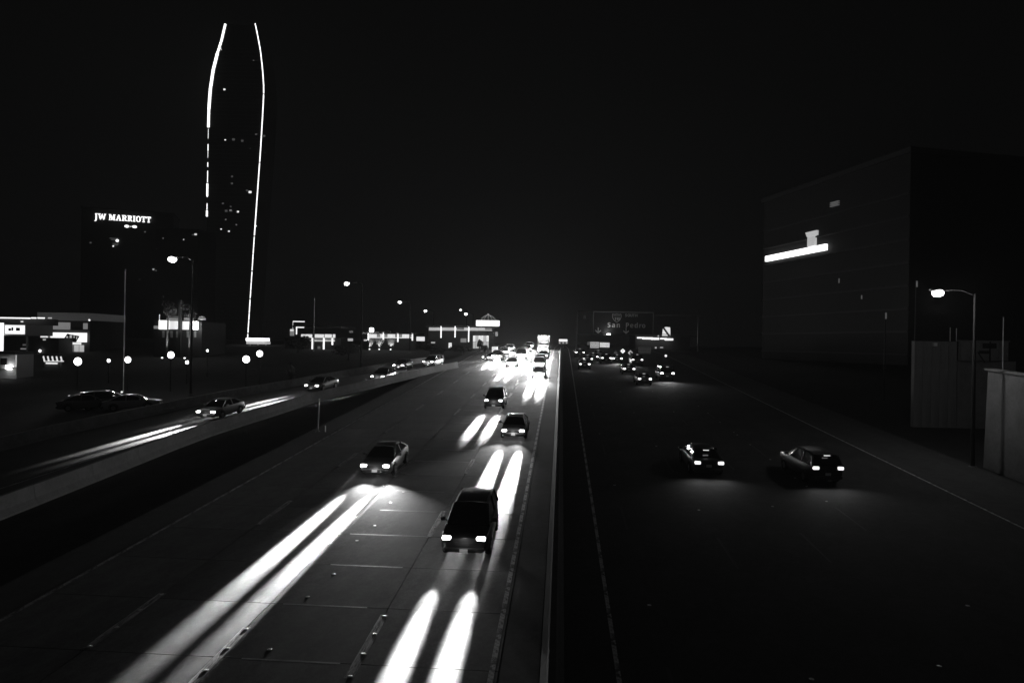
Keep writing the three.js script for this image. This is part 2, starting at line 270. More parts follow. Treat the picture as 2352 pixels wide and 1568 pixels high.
// the dense pack of traffic whose headlights merge into one glare
const pack = [[-2.9, 88, 'sedan', 3], [-3.3, 101, 'suv', 3], [-7.5, 103, 'sedan', 4], [-3.4, 111, 'sedan', 3], [-10.9, 114, 'suv', 2], [-7.0, 118, 'van', 4], [-3.2, 120, 'sedan', 2], [-7.3, 130, 'sedan', 4], [-11, 128, 'sedan', 2], [-3.5, 143, 'suv', 1], [-7.1, 139, 'sedan', 0], [-10.8, 141, 'sedan', 3], [-3.4, 153, 'sedan', 2], [-7.2, 152, 'suv', 3]];
const packSaid = ['leading pale sedan of the glaring pack, beside the median', 'pale sport utility car right behind the leading sedan of the pack', 'leading white sedan of the middle lane in the glaring pack', 'light sedan third in the median lane of the glaring pack', 'leading grey sport utility car of the outer lane in the glaring pack', 'white van second in the middle lane of the glaring pack', 'grey sedan in the median lane just before the box truck', 'white sedan third in the middle lane, behind the white van', 'silver sedan second in the outer lane of the glaring pack', 'grey sport utility car following the box truck in the median lane', 'black sedan fourth in the middle lane of the glaring pack', 'light sedan last in the outer lane of the glaring pack', 'silver sedan at the tail of the median lane on the crest', 'light sport utility car at the tail of the middle lane on the crest'];
pack.forEach(([X, d, k, c], i) => car(k, true, c, rp(X, d), TO, packSaid[i] + ', headlights glaring', 'cars packed nose to tail in the glare', { I: 500, core: 3, len: .8, frontFill: d < 116 ? 75 : 50, far: true, one: d > 125 }));
// ramp traffic
const hd = (a, b) => Math.atan2(b[0] - a[0], b[2] - a[2]);
function rampCar(far, near, t, kind, paint, label, o) {
  const a = onRoad(...far, .68), b = onRoad(...near, .68), p = a.map((v, i) => v + (b[i] - v) * t); p[1] = roadY(-p[2]);
  return car(kind, true, paint, p, hd(a, b), label, 'cars coming down the ramp', o);
}
rampCar([475, 945], [226, 1011], .02, 'sedan', 2, 'silver sedan with lit headlights, nearest on the curving ramp', { I: 5, core: .9, len: .62, frontFill: .4 });
rampCar([735, 881], [576, 916], .15, 'sedan', 1, 'dark sedan with small headlights, second on the curving ramp', { I: 4, core: .45, frontFill: .3 });
rampCar([880, 864], [805, 887], .2, 'suv', 2, 'grey sport utility car with bright headlights, third on the curving ramp', { I: 20, core: .9, frontFill: 1 });
rampCar([925, 836], [903, 842], .5, 'sedan', 1, 'dark sedan fourth on the ramp, just before the two cars at its head', { I: 30, frontFill: 2, far: true, one: true });
rampCar([998, 830], [966, 837], .5, 'suv', 3, 'light sport utility car fifth on the ramp beside the pale barrier', { I: 30, frontFill: 2, far: true, one: true });
rampCar([1130, 819], [1100, 821], .5, 'sedan', 0, 'black sedan where the ramp leaves the freeway, below the bright canopy', { I: 30, frontFill: 2, far: true, one: true });
// departing traffic
car('sedan', false, 1, rp(8.35, 39), AWAY, 'dark sedan with lit tail lights driving away, nearest in the second lane', GT, { I: 2.5 });
{ const a = onRoad(2030, 1150, .85), b = onRoad(1777, 1015, .85), p = a.map((v, i) => v + (b[i] - v) * .42); p[1] = roadY(-p[2]); car('suv', false, 0, p, hd(a, b), 'black sport utility car with lit tail lights, changing lanes over the lane markers', GT, { I: 2.5 }); }
const tails = [[1445, 847, 'sedan', 1, 'dark sedan with lit tail lights beyond the silver one, third lane', 0], [1481, 870, 'sedan', 2, 'silver sedan with lit tail lights just before the dark one, third lane', 0], [1533, 857, 'van', 1, 'grey van with very bright tail lights lighting the outer lane', 1], [1343, 836, 'sedan', 0, 'black sedan with lit tail lights in the lane beside the median', 0], [1332, 809, 'suv', 1, 'grey sport utility car far off beside the median, tail lights on', 0], [1363, 819, 'sedan', 2, 'silver sedan far off in the second lane below the twin white signs', 0], [1393, 822, 'suv', 0, 'black sport utility car far off, tail lights on, before the warning signs', 0], [1418, 823, 'sedan', 1, 'dark sedan with glaring tail lights below the diamond warning signs', 1], [1464, 826, 'van', 2, 'grey van far off with tail lights on beside the warning signs', 0], [1375, 812, 'sedan', 3, 'light sedan far off at the crest, tail lights on, second lane', 0], [1350, 824, 'sedan', 1, 'grey sedan far off between the black sedan and the crest', 0]];
for (const [x, y, k, c, l, b] of tails) { const p = onRoad(x, y, KINDS[k].tailY); car(k, false, c, p, AWAY, l, GT, { tail: b ? mat.head : mat.tailBright, I: b ? 12 : 1.5, one: true }); }
// box truck in the pack
{
  const t = thing('box_truck', 'box truck with a row of roof marker lamps in the glaring pack', 'truck', rp(-3.4, 131));
  part('cargo_box', bx(-1.2, 1.0, -6.4, 1.2, 3.6, -.9, .05), mat.pale, t);
  const cab = [[-1, 1.05, .55, .5, 2.45], [-.9, 1.1, .5, .5, 2.5], [-.2, 1.1, .5, .5, 2.48], [.45, 1.08, .5, .5, 1.55], [1.0, 1.04, .5, .5, 1.4], [1.1, .98, .5, .55, 1.2]];
  part('cab', loft(cab.map(([z, w, , b, h]) => [[-w, b, z], [w, b, z], [w, (b + h) / 2, z], [w * .92, h, z], [-w * .92, h, z], [-w, (b + h) / 2, z]])), mat.paints[3], t);
  part('windscreen', bx(-.9, 1.62, .1, .9, 2.3, .13).rotateX(0), mat.carGlass, t);
  part('chassis', bx(-.5, .5, -6.3, .5, .95, .9), mat.trim, t); part('bumper', bx(-1.1, .35, 1.0, 1.1, .62, 1.25, .05), mat.chrome, t);
  for (const s of [-1, 1]) { part('headlight', bx(s * .8 - .2, .78, 1.05, s * .8 + .2, 1.0, 1.14, .05), mat.headFar, t); for (const z of [.1, -4.8]) { const w = part('wheel', WG.tyre, mat.tyre, t, [s * 1.0, .45, z]); w.scale.setScalar(1.35); } part('side_mirror', merge([bar([s * 1.05, 1.6, .4], [s * 1.4, 1.9, .45], .03), bx(s * 1.4 - .1, 1.6, .4, s * 1.4 + .1, 2.1, .47, .02)]), mat.trim, t); }
  for (const x of [-1.0, -.4, 0, .4, 1.0]) part('marker_lamp', bx(x - .09, 3.62, -1.06, x + .09, 3.74, -.94, .03), mat.e20, t);
  for (const s of [-1, 1]) spot('headlight_beam', rp(-3.4 + s * .8, 129.7, .95), rp(-3.4 + s * .8, 105, 0), 600, .5, 1, 4);
  point('box_front_fill', rp(-3.4, 130.2, 3.9), 25, 8); point('added_front_fill', rp(-3.4, 129.3, 1.2), 40, 6);  // added points that whiten the box front and the cab
  t.rotation.x = slopeAt(131);
}
// parked cars in the dark lot beyond the ramp
for (const [px, py, k, c, l] of [[135, 932, 'sedan', 2, 'parked silver sedan in the dark lot, farthest from the ramp'], [182, 930, 'suv', 1, 'parked grey sport utility car in the dark lot, in the middle'], [238, 932, 'sedan', 3, 'parked light sedan in the dark lot, nearest to the ramp']]) {
  const p = onRoad(px, py, 0); car(k, false, c, p, Math.PI * .62, l, 'parked cars in the dark lot', { tail: mat.tailOff, I: 0, lift: -.44 });
}

// ------------------------------------------------------------------ frames for things beyond the road: local x along the picture, z towards the camera
function frame(name, label, category, px, D, a = 0, group) {
  const p = atDepth(px, 790, D), gy = roadY(-p.z) - .45, t = thing(name, label, category, [p.x, gy, p.z], YAW + a, group), k = D / F;
  t.X = x => (x - px) * k; t.Y = (y, x = px) => atDepth(x, y, D).y - gy; t.gy = gy;
  t.box = (n, m, x0, y0, x1, y1, z0, z1, par = t, r = 0) => { const xm = (x0 + x1) / 2; return part(n, bx(t.X(x0), t.Y(y1, xm), z0, t.X(x1), t.Y(y0, xm), z1, r), m, par); };
  t.wall = (n, m, x0, y0, x1, z0, z1, par = t) => part(n, bx(t.X(x0), 0, z0, t.X(x1), t.Y(y0, (x0 + x1) / 2), z1), m, par);
  t.world = (x, y, z) => { t.updateMatrixWorld(true); return t.localToWorld(new THREE.Vector3(x, y, z)).toArray(); };
  return t;
}

// ------------------------------------------------------------------ street lamps
function streetLamp(px, py, D, label, I, r, group = 'tall street lamps along the road', side = 1) {
  const p = atDepth(px, py, D), gy = roadY(-p.z) - .45, H = p.y - gy, t = thing('street_lamp', label, 'street lamp', [p.x + side * 2.2, gy, p.z], 0, group);
  part('base', new THREE.CylinderGeometry(.22, .3, .5, 12).translate(0, .25, 0), mat.conc, t);
  part('pole', new THREE.CylinderGeometry(.07, .13, H - .4, 10).translate(0, (H - .4) / 2 + .3, 0), mat.pole, t);
  part('arm', tube([[0, H - .2, 0], [-side * .8, H + .12, 0], [-side * 1.7, H + .12, 0]], .045), mat.pole, t);
  const h = part('lamp_head', bx(-side * 2.2 - .45, H + .04, -.2, -side * 2.2 + .45, H + .22, .2, .08), mat.steel, t);
  part('lamp_glass', new THREE.SphereGeometry(r, 16, 10).scale(1.15, .8, 1).translate(-side * 2.2, H - r * .55 + .1, 0), mat.e60, t);
  if (I) point('street_lamp_light', [p.x, gy + H - r * 1.7, p.z], I, 8);
  return t;
}
streetLamp(395, 593, 70, 'tallest street lamp, glowing brightest below the hotel sign', 26, .38);
streetLamp(796, 650, 95, 'street lamp second in the row, between the tower and the canopies', 10, .3);
streetLamp(918, 693, 140, 'street lamp third in the row over the lit canopy', 8, .32);
streetLamp(977, 713, 178, 'street lamp fourth in the row over the lit canopy', 6, .34);
streetLamp(1070, 720, 205, 'street lamp fifth in the row, just beside the bright billboard', 6, .4);
streetLamp(1058, 711, 240, 'dim street lamp last in the row, above the fifth one', 3, .3);
streetLamp(2155, 670, 42, 'lone street lamp before the end wall, beside the on-ramp', 30, .3, undefined, 1);

// low floodlights by the lot: small housings on short posts, turned to the road
function floodlight(px, py, D, label, I, r) {
  r *= 1.3; const p = atDepth(px, py, D), gy = roadY(-p.z) - .45, H = Math.max(1.2, p.y - gy), t = thing('floodlight', label, 'floodlight', [p.x, gy, p.z], YAW, 'floodlights on short posts by the lot');
  part('post', new THREE.CylinderGeometry(.05, .07, H - r, 8).translate(0, (H - r) / 2, 0), mat.pole, t);
  part('housing', new THREE.LatheGeometry([[.01, -.34], [r * .7, -.3], [r * 1.06, -.05], [r * 1.08, .02], [r, .02]].map(q => new THREE.Vector2(...q)), 20).rotateX(Math.PI / 2).translate(0, H, 0), mat.steel, t);
  part('lamp_glass', new THREE.SphereGeometry(r, 18, 10, 0, 6.3, 0, 1.571).rotateX(Math.PI / 2).scale(1, 1, .35).translate(0, H, .02), mat.e60, t);
  const dir = camera.position.clone().sub(p).normalize();
  if (I) spot('floodlight_beam', [p.x + dir.x * .25, gy + H, p.z + dir.z * .25], [p.x + dir.x * 30, gy + H + 9, p.z + dir.z * 30], I * .12, .75, .8, 12);
}
floodlight(178, 830, 75, 'brightest low floodlight in front of the building with the bright shop band', 420, .33);
floodlight(293, 826, 75, 'low floodlight at the foot of the thin flagpole', 240, .26);
floodlight(392, 815, 75, 'low floodlight below the white backlit band on the dark block', 300, .28);
floodlight(565, 825, 75, 'lower of the twin floodlights at the foot of the tower', 320, .3);
floodlight(596, 812, 80, 'upper of the twin floodlights at the foot of the tower', 280, .28);
floodlight(249, 828, 82, 'small weak floodlight between the brightest one and the flagpole', 40, .15);
floodlight(429, 832, 82, 'small weak floodlight just beside the one below the white band', 40, .15);
floodlight(476, 805, 90, 'smallest floodlight between the dark block and the tower', 25, .11);

// ------------------------------------------------------------------ the tower with edge lights
{
  const D = 720, L = [[505, 55], [497, 92], [488, 122], [479, 160], [473, 205], [470.5, 250], [470, 292], [470, 400], [470, 495], [470, 640], [469, 790]], R = [[573, 52], [580, 82], [587, 118], [593, 165], [596, 205], [595, 245], [591, 340], [585.5, 440], [580, 540], [575, 640], [568, 785]];
  const t = frame('glass_tower', 'very tall dark glass tower with curved lit edges and a few lit windows', 'skyscraper', 530, D);
  const rightAt = y => { for (let i = 1; i < R.length; i++) if (y <= R[i][1]) { const q = (y - R[i - 1][1]) / (R[i][1] - R[i - 1][1]); return R[i - 1][0] + (R[i][0] - R[i - 1][0]) * Math.max(0, q); } return R.at(-1)[0]; };
  const back = -46, ringAt = ([x, y]) => { const Y = Math.max(0, t.Y(y, x)), s = y < 250 ? 27 * Math.max(.1, (y - 40) / 210) : 27; return [[t.X(x), Y, 0], [t.X(rightAt(y)), Y, 0], [t.X(rightAt(y)) - 2, Y, back], [t.X(x - s * 1.04), Y, back]]; };
  const rings = L.map(ringAt).reverse(); rings[0].forEach(p => p[1] = 0);
  part('facade', loft(rings), M(.02, .12, .1), t);
  // floor edges stand proud of the glass
  const floors = []; for (let y = 110; y < 780; y += 9) { const i = L.findIndex(q => q[1] > y), a = L[i - 1], b = L[i], q = (y - a[1]) / (b[1] - a[1]), x = a[0] + (b[0] - a[0]) * q; floors.push(bx(t.X(x) + .6, t.Y(y, 530) - .18, 0, t.X(rightAt(y)) - .6, t.Y(y, 530) + .18, .35)); }
  tag(part('floor_edges', merge(floors), mat.bldg, t), null, null, null, 'stuff');
  const led = (m, a, b, w) => part('edge_light', bar([t.X(a[0]), t.Y(a[1], a[0]), .6], [t.X(b[0]), t.Y(b[1], b[0]), .6], w / 2, 8), m, t);
  for (let i = 0; i < 6; i++) led(mat.e20, L[i], L[i + 1], 2.1 + (i > 1 && i < 5 ? .9 : i == 5 ? .5 : .2));
  const on = [[296, 318, .35], [331, 346, .8], [347, 362, .35], [373, 383, .8], [392, 418, .8], [421, 450, 1.9], [450, 452, .9], [467, 482, .8], [484, 497, 1.9]];
  for (const [a, b, w] of on) led(mat.e20, [470, a], [470, b], w);
  for (let i = 0, y = 54; y < 783;) { const len = [42, 78, 38, 70, 22, 60, 44][i % 7] * (y > 560 ? .4 : 1), y1 = Math.min(785, y + len); let a = y; while (a < y1 - 1) { const b = Math.min(y1, a + 20); led(mat.e20, [rightAt(a), a], [rightAt(b), b], y < 520 ? 1.15 : .95); a = b; } y = y1 + (i % 3 == 2 ? 3 : 1.1); i++; }
  for (let y = 250; y < 480; y += 6.5) part('edge_light', bx(t.X(443) - .18, t.Y(y + 4.5, 443), back + .3, t.X(443) + .18, t.Y(y, 443), back + .9), mat.e15, t);
  part('edge_light', bar([t.X(478), t.Y(107, 478), -12], [t.X(464), t.Y(146, 464), -14], .45), mat.e5, t);
  part('edge_light', bar([t.X(493), t.Y(98, 493), .8], [t.X(496.5), t.Y(115, 496), .8], .4), mat.e5, t);
  const W = [[580, 308, 1, 0], [598, 312, 1.2, 0], [509, 321, .7, 2], [528, 320, 1.4, 0], [548, 323, 1.2, 0], [526, 405, 1, 0], [526, 421, 1, 0], [568, 441, 1.4, 2], [561, 437, 1, 0], [514, 484, 1.3, 0], [524, 483, 1.2, 1], [541, 486, 1, 2], [513, 504, .7, 1], [503, 526, .7, 2], [521, 531, .8, 2], [538, 516, .7, 1], [583, 519, .8, 2], [505, 205, 1, 2], [571, 138, .5, 1], [506, 467, 1, 0], [524, 474, .8, 0]];
  W.forEach(([x, y, s, b]) => part('window', bx(t.X(x) - s, t.Y(y, x) - s * .8, .1, t.X(x) + s, t.Y(y, x) + s * .8, .5), [mat.e05, mat.e15, mat.e9][b], t));
  for (let i = 0; i < 12; i++) { const y = 658 + i * 11.2; t.box('window', i < 6 ? mat.e15 : mat.e05, 464, y, 469, y + 6, .1, .6); }
  for (let i = 0; i < 26; i++) t.box('window', mat.e02, 480 + rnd() * 90, 300 + Math.floor(rnd() * 40) * 10, 0, 0, 0, .1).geometry.dispose();
  t.children.filter(c => c.name === 'window' && !c.geometry.boundingBox && c.material === mat.e02).forEach(c => t.remove(c));
}

// ------------------------------------------------------------------ hotel block with letters
const serif = await new FontLoader().loadAsync('fonts/droid/droid_serif_bold.typeface.json');
const sans = await new FontLoader().loadAsync('fonts/droid/droid_sans_bold.typeface.json');
function letters(text, font, size, depth, m, parent, x, y, z, gap = 1, names = 'letter') {
  for (const ch of text) {
    if (ch === ' ') { x += size * .42 * gap; continue; }
    const g = new TextGeometry(ch, { font, size, depth, curveSegments: 5, bevelEnabled: false }); g.computeBoundingBox();
    const w = g.boundingBox.max.x - g.boundingBox.min.x; part(names, g.translate(x - g.boundingBox.min.x, y, z), m, parent); x += w + size * .1 * gap;
  }
  return x;
}
{
  const t = frame('hotel_block', 'dark hotel block with white lit letters along its top', 'hotel', 275, 500, .33);
  const top_ = t.Y(484, 275);
  part('wall', bx(-26, 0, -30, 34, top_, 0), mat.bldg, t); part('parapet', bx(-26.4, top_, -30.4, 34.4, top_ + 1.2, .4), mat.bldg2, t);
  const g = new THREE.Group(); g.name = 'rooftop_sign'; t.add(g);
  const before = g.children.length; letters('JW MARRIOTT', serif, 4.1, .4, mat.e20, g, 0, 0, 0, 1.05);
  const b = new THREE.Box3().setFromObject(g), w = b.max.x - b.min.x, want = 36.5; g.scale.set(want / w, 1, 1); g.position.set(-17.6, t.Y(507, 275), .5);
  part('rail', bx(-18, t.Y(508, 275) - .3, .05, 20, t.Y(508, 275) - .1, .3), mat.bldg2, t);
  for (const [x, s] of [[3.1, 1.55], [8.1, 1.55]]) part('window', new THREE.CylinderGeometry(1, 1, .3, 14).rotateX(Math.PI / 2).scale(s, .95, 1).translate(x, t.Y(519, 290), .2), mat.e20, t);
  part('window', bx(5.4, t.Y(519, 290) - .3, .05, 6, t.Y(519, 290) + .3, .3), mat.e9, t);
  for (const [y, a, c, m] of [[548, -8, -2.2, mat.e05], [551, -7, -1.6, mat.e05], [560, -6, -2, mat.e05], [563, -5.4, -2.4, mat.e05]]) part('louvre', bx(a, t.Y(y, 262) - .25, .02, c, t.Y(y, 262) + .25, .25), m, t);
  part('wall_lamp', new THREE.SphereGeometry(1, 12, 8).translate(-2.9, t.Y(553, 265), .6), mat.e20, t); part('wall_lamp', new THREE.SphereGeometry(.55, 10, 6).translate(-5.4, t.Y(566, 258), .6), mat.e9, t);
  for (const [x, y, m] of [[15, 529, mat.e05], [21, 615, mat.e3], [-20, 561, mat.e05], [12, 640, mat.e02]]) part('window', bx(x - .6, t.Y(y, 275) - .5, .02, x + .6, t.Y(y, 275) + .5, .2), m, t);
}
{
  const t = frame('office_block', 'dark flat office block between the hotel and the tower', 'office building', 410, 430);
  t.wall('wall', mat.bldg, 352, 528, 452, -25, 0); t.box('parapet', mat.bldg2, 351, 525, 453, 528, -25.3, .3);
  t.box('window', mat.e5, 442, 536, 447, 540, .02, .3); t.box('window', mat.e05, 436, 538, 442, 540, .02, .3);
  for (const [x, y, m] of [[369, 546, mat.e15], [416, 549, mat.e5], [330, 620, mat.e15], [336, 570, mat.e02], [405, 610, mat.e02], [372, 680, mat.e05], [350, 745, mat.e05]]) t.box('window', m, Math.max(354, x), y, Math.max(354, x) + 2.2, y + 2, .02, .2);
}

// ------------------------------------------------------------------ trees
function leafCrown(n, rx, ry, rz, size, cy) {
  const p = [], ix = [], lobes = []; for (let i = 0; i < 9; i++) lobes.push([rr(-.6, .6) * rx, cy + rr(-.6, .6) * ry, rr(-.6, .6) * rz, rr(.35, .6)]);
  const v = new THREE.Vector3(), q = new THREE.Quaternion();
  for (let i = 0; i < n; i++) {
    const l = lobes[i % 9]; do v.set(rr(-1, 1), rr(-1, 1), rr(-1, 1)); while (v.length() > 1 || v.length() < .35);
    const c = [l[0] + v.x * rx * l[3], l[1] + v.y * ry * l[3], l[2] + v.z * rz * l[3]], s = size * rr(.6, 1.3);
    q.set(rr(-1, 1), rr(-1, 1), rr(-1, 1), rr(-1, 1)).normalize();
    const k = p.length / 3; for (const [a, b] of [[-1, 0], [0, -.45], [1, 0], [0, .45]]) { const w = new THREE.Vector3(a * s, b * s, (a * a) * s * .2).applyQuaternion(q); p.push(c[0] + w.x, c[1] + w.y, c[2] + w.z); }
    ix.push(k, k + 1, k + 2, k, k + 2, k + 3);
  }
  const g = new THREE.BufferGeometry(); g.setAttribute('position', new THREE.Float32BufferAttribute(p, 3)); g.setIndex(ix); g.computeVertexNormals(); return g;
}
function tree(px, pyTop, wpx, D, label, { lit = 0, n = 1500, group = 'trees among the buildings', squat = .62 } = {}) {
  const t = frame('tree', label, 'tree', px, D, 0, group), H = t.Y(pyTop), w = wpx * D / F / 2, ry = H * squat / 2;
  part('trunk', merge([bar([0, 0, 0], [.1, H - ry * 1.2, 0], .2, 8, .12), bar([.1, H - ry * 1.5, 0], [w * .5, H - ry * .7, .3], .08, 6, .03), bar([.1, H - ry * 1.4, 0], [-w * .5, H - ry * .6, -.3], .08, 6, .03), bar([.1, H - ry * 1.3, 0], [.1, H - ry * .5, .5], .07, 6, .03)]), mat.bark, t);
  tag(part('crown', leafCrown(n, w * .95, ry * .95, w * .9, .17 * Math.sqrt(D / 90), H - ry), mat.leaf, t), null, null, null, 'stuff');
  if (lit) { part('uplight', new THREE.CylinderGeometry(.12, .16, .2, 10).translate(0, .1, 1.6), mat.e20, t); spot('tree_uplight', t.world(0, .3, 1.6), t.world(0, H, 0), lit, .6, .6, 6); }
  return t;
}

// ------------------------------------------------------------------ low buildings along the far side of the ramp
const BD = 150;
{ // service station with a white fascia
  const t = frame('service_station', 'low service station with white lit fascia and one bright column', 'building', 30, 120);
  t.wall('wall', mat.bldg2, -70, 774, 90, -9, -5); t.box('canopy', mat.pale, -70, 745, 76, 770, -5, 2);
  for (const [a, b] of [[-60, 24], [31, 74]]) t.box('fascia', mat.e9, a, 747.5, b, 767, 2.02, 2.1);
  for (const [x, w] of [[9, 3], [38, 6], [45, 4], [55, 9], [14, 2]]) t.box('fascia_mark', mat.bldg2, x, 752 + (x % 3), x + w, 760, 2.1, 2.13);
  for (const [a, b] of [[-50, 24], [28, 38], [43, 58], [68, 75]]) t.box('roof_light', a < 60 ? mat.e9 : mat.e3, a, 726.5, b, 729.5, -4.8, -4.5);
  t.box('roof_band', mat.bldg2, -70, 730, 80, 745, -6, -4.9);
  t.box('lamp_box', mat.e5, 2, 735, 6, 738, -4.85, -4.6);
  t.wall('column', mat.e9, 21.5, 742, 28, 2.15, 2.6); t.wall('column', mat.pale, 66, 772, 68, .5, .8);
  t.box('window', mat.e05, 5, 790, 18, 794, -4.95, -4.9); t.box('window', mat.e15, 0, 800, 14, 803, -4.95, -4.9); t.box('window', mat.e3, 53, 778, 60, 781, -4.95, -4.9);
  t.box('wall_lamp', mat.e20, 46, 803, 51, 810, -4.9, -4.5, t, .2);
  point('fascia_light', t.world(t.X(30), t.Y(722), -3), 2, 10);
}
{ // kiosk
  const t = frame('kiosk', 'small kiosk with a dark square window and a glaring lamp', 'kiosk', 15, 85);
  t.wall('wall', mat.pale, -25, 812, 38, -3, 0); t.box('roof', mat.bldg2, -28, 807, 41, 813, -3.4, .6);
  t.box('window', mat.e05, 2, 818, 18, 822, .02, .08); t.box('window', mat.glass, 2, 822, 16, 838, .02, .08); t.box('window_frame', mat.e05, 17, 818, 19, 840, .02, .1);
  t.box('wall_lamp', mat.e60, 16, 838, 31, 848, .1, .35, t, .2); t.box('counter', mat.pale, -20, 843, 33, 846, 0, .5); t.box('lamp_post', mat.e3, 39, 815, 40.5, 842, .2, .3);
  point('kiosk_light', t.world(t.X(23), t.Y(843), .7), 1.5, 6);
}
{ // shop with frame; parapet and reveal glow in place of lamplight on them
  const t = frame('framed_shop', 'shop with a tall lit frame, a bright band and a dark diamond emblem', 'shop', 150, 130);
  t.wall('wall', mat.bldg2, 92, 735, 205, -12, 0); t.box('parapet', mat.e02, 86, 718, 203, 736, -12.2, .3);
  t.wall('frame_post', mat.e5, 96.5, 738, 109, .02, .6); t.box('window', mat.e15, 110, 740, 160, 757, .02, .1); t.box('window', mat.e15, 190, 742, 200, 756, .02, .1);  // grey facade panels; the lamplight on them is put in as glow
  t.box('window_sill', mat.bldg, 110, 757, 200, 759.5, .02, .4);
  t.wall('reveal', mat.e05, 110, 762, 121, .02, .2);
  t.box('shop_band', mat.e9, 122, 764, 201, 785, .3, .9); t.box('shop_band', mat.e5, 122, 786, 188, 791, .3, .6);
  for (let i = 0; i < 6; i++) t.box('window', i > 3 ? mat.e3 : mat.e05, 122 + i * 12, 792.5, 132.5 + i * 12, 810, .02, .1);
  const em = new THREE.Shape(); [[153, 778], [161, 766], [189, 771], [181, 785], [163, 784]].forEach(([x, y], i) => em[i ? 'lineTo' : 'moveTo'](t.X(x), t.Y(y))); part('emblem', new THREE.ExtrudeGeometry(em, { depth: .1, bevelEnabled: false }).translate(0, 0, .92), M(.05, .5), t);
  for (const [x0, y0, x1, y1] of [[159, 772, 163, 780], [167, 769, 172, 783], [176, 771, 178, 776], [182, 773, 184, 779]]) t.box('emblem_mark', mat.e3, x0, y0, x1, y1, 1.03, 1.06);
  for (const [x, y, s] of [[109, 814, 2.4], [93, 814, 1.6], [147, 816, 2.2], [133, 802, 1.4]]) t.box('wall_lamp', mat.e20, x - s, y - s * 1.3, x + s, y + s * 1.3, .5, .9, t, .1);
  t.box('roof_lamp', mat.e9, 203, 733, 206, 737, 0, .3, t, .1);
}
{ // low railing panels beside the lot
  const t = frame('railing', 'short glowing railing with slanting bars in front of the shop', 'railing', 118, 100);
  for (let i = 0; i < 5; i++) { const x = 99 + i * 10; part('bar', bar([t.X(x), t.Y(818), 0], [t.X(x + 3), t.Y(830), 0], .1), mat.e5, t); }  // bars and rails glow by their material, though no lamp
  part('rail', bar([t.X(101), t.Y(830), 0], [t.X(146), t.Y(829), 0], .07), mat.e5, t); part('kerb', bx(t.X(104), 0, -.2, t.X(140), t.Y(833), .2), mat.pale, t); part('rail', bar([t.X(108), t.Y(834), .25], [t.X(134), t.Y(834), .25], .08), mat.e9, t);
}
{ // flagpole
  const t = frame('flagpole', 'thin pale flagpole standing in the dark beside the shop', 'pole', 284, 74); part('pole', new THREE.CylinderGeometry(.035, .05, t.Y(622), 8).translate(0, t.Y(622) / 2, 0), mat.white, t); part('finial', new THREE.SphereGeometry(.09, 10, 8).translate(0, t.Y(622) + .08, 0), mat.steel, t);
  part('uplight', new THREE.CylinderGeometry(.08, .1, .16, 10).translate(.3, .08, .8), mat.e9, t); spot('flagpole_fill', t.world(.3, .3, .8), t.world(0, 9, 0), 5, .5, .7, 3);  // fixture and beam added to brighten the pole
}
{ // block with backlit bands
  const t = frame('dark_block', 'dark block with two white backlit bands split by a dark post', 'building', 405, 120);
  t.wall('wall', mat.bldg, 352, 738, 462, -10, 0);
  t.box('backlit_band', mat.e20, 366, 736, 388, 756, .05, .4); t.box('backlit_band', mat.e5, 388.4, 737, 412.5, 756, .05, .35); t.box('backlit_band', mat.e5, 419.5, 738, 440, 757, .05, .35); t.box('backlit_band', mat.e20, 440.4, 738, 455, 757, .05, .4);
  t.box('side_band', mat.e15, 353, 748, 365, 755, .05, .2);
  t.box('wall_lamp', mat.e60, 449, 742, 456, 753, .5, .9, t, .25); point('band_light', t.world(t.X(453), t.Y(747), 1.4), 14, 8);
  t.wall('post', mat.bldg, 413, 690, 419, .45, .9);
  for (const [a, b, m] of [[380, 410, mat.e15], [420, 441, mat.e15], [452, 470, mat.e05]]) { t.box('window', m, a, 730, b, 735, -.3, -.1); t.box('window', mat.e05, a + 2, 726, b - 3, 728, -.3, -.1); }
  t.box('corner_strip', mat.e5, 365, 722, 366, 736, .1, .2);
  for (const x of [372, 391, 404, 428, 445]) t.box('window', mat.e02, x, 760, x + 5, 775, .02, .1);
}
tree(383, 690, 34, 118, 'tree with lit leaves above the white band, beside the dark post', { lit: 160, n: 900, squat: .3 });
tree(434, 694, 34, 118, 'tree with lit leaves above the white band, towards the tower', { lit: 160, n: 900, squat: .3 });
{ // entrance canopy under the tower
  const t = frame('entrance_canopy', 'bright entrance canopy at the foot of the tower', 'canopy', 592, 170);
  t.box('canopy', mat.e20, 568, 776, 612, 783, -2, 1.2); t.box('soffit', mat.e3, 568, 784, 614, 790, -2, .8); for (const x of [572, 590, 608]) t.wall('column', mat.pale, x, 790, x + 2.5, -.4, -.1);
}
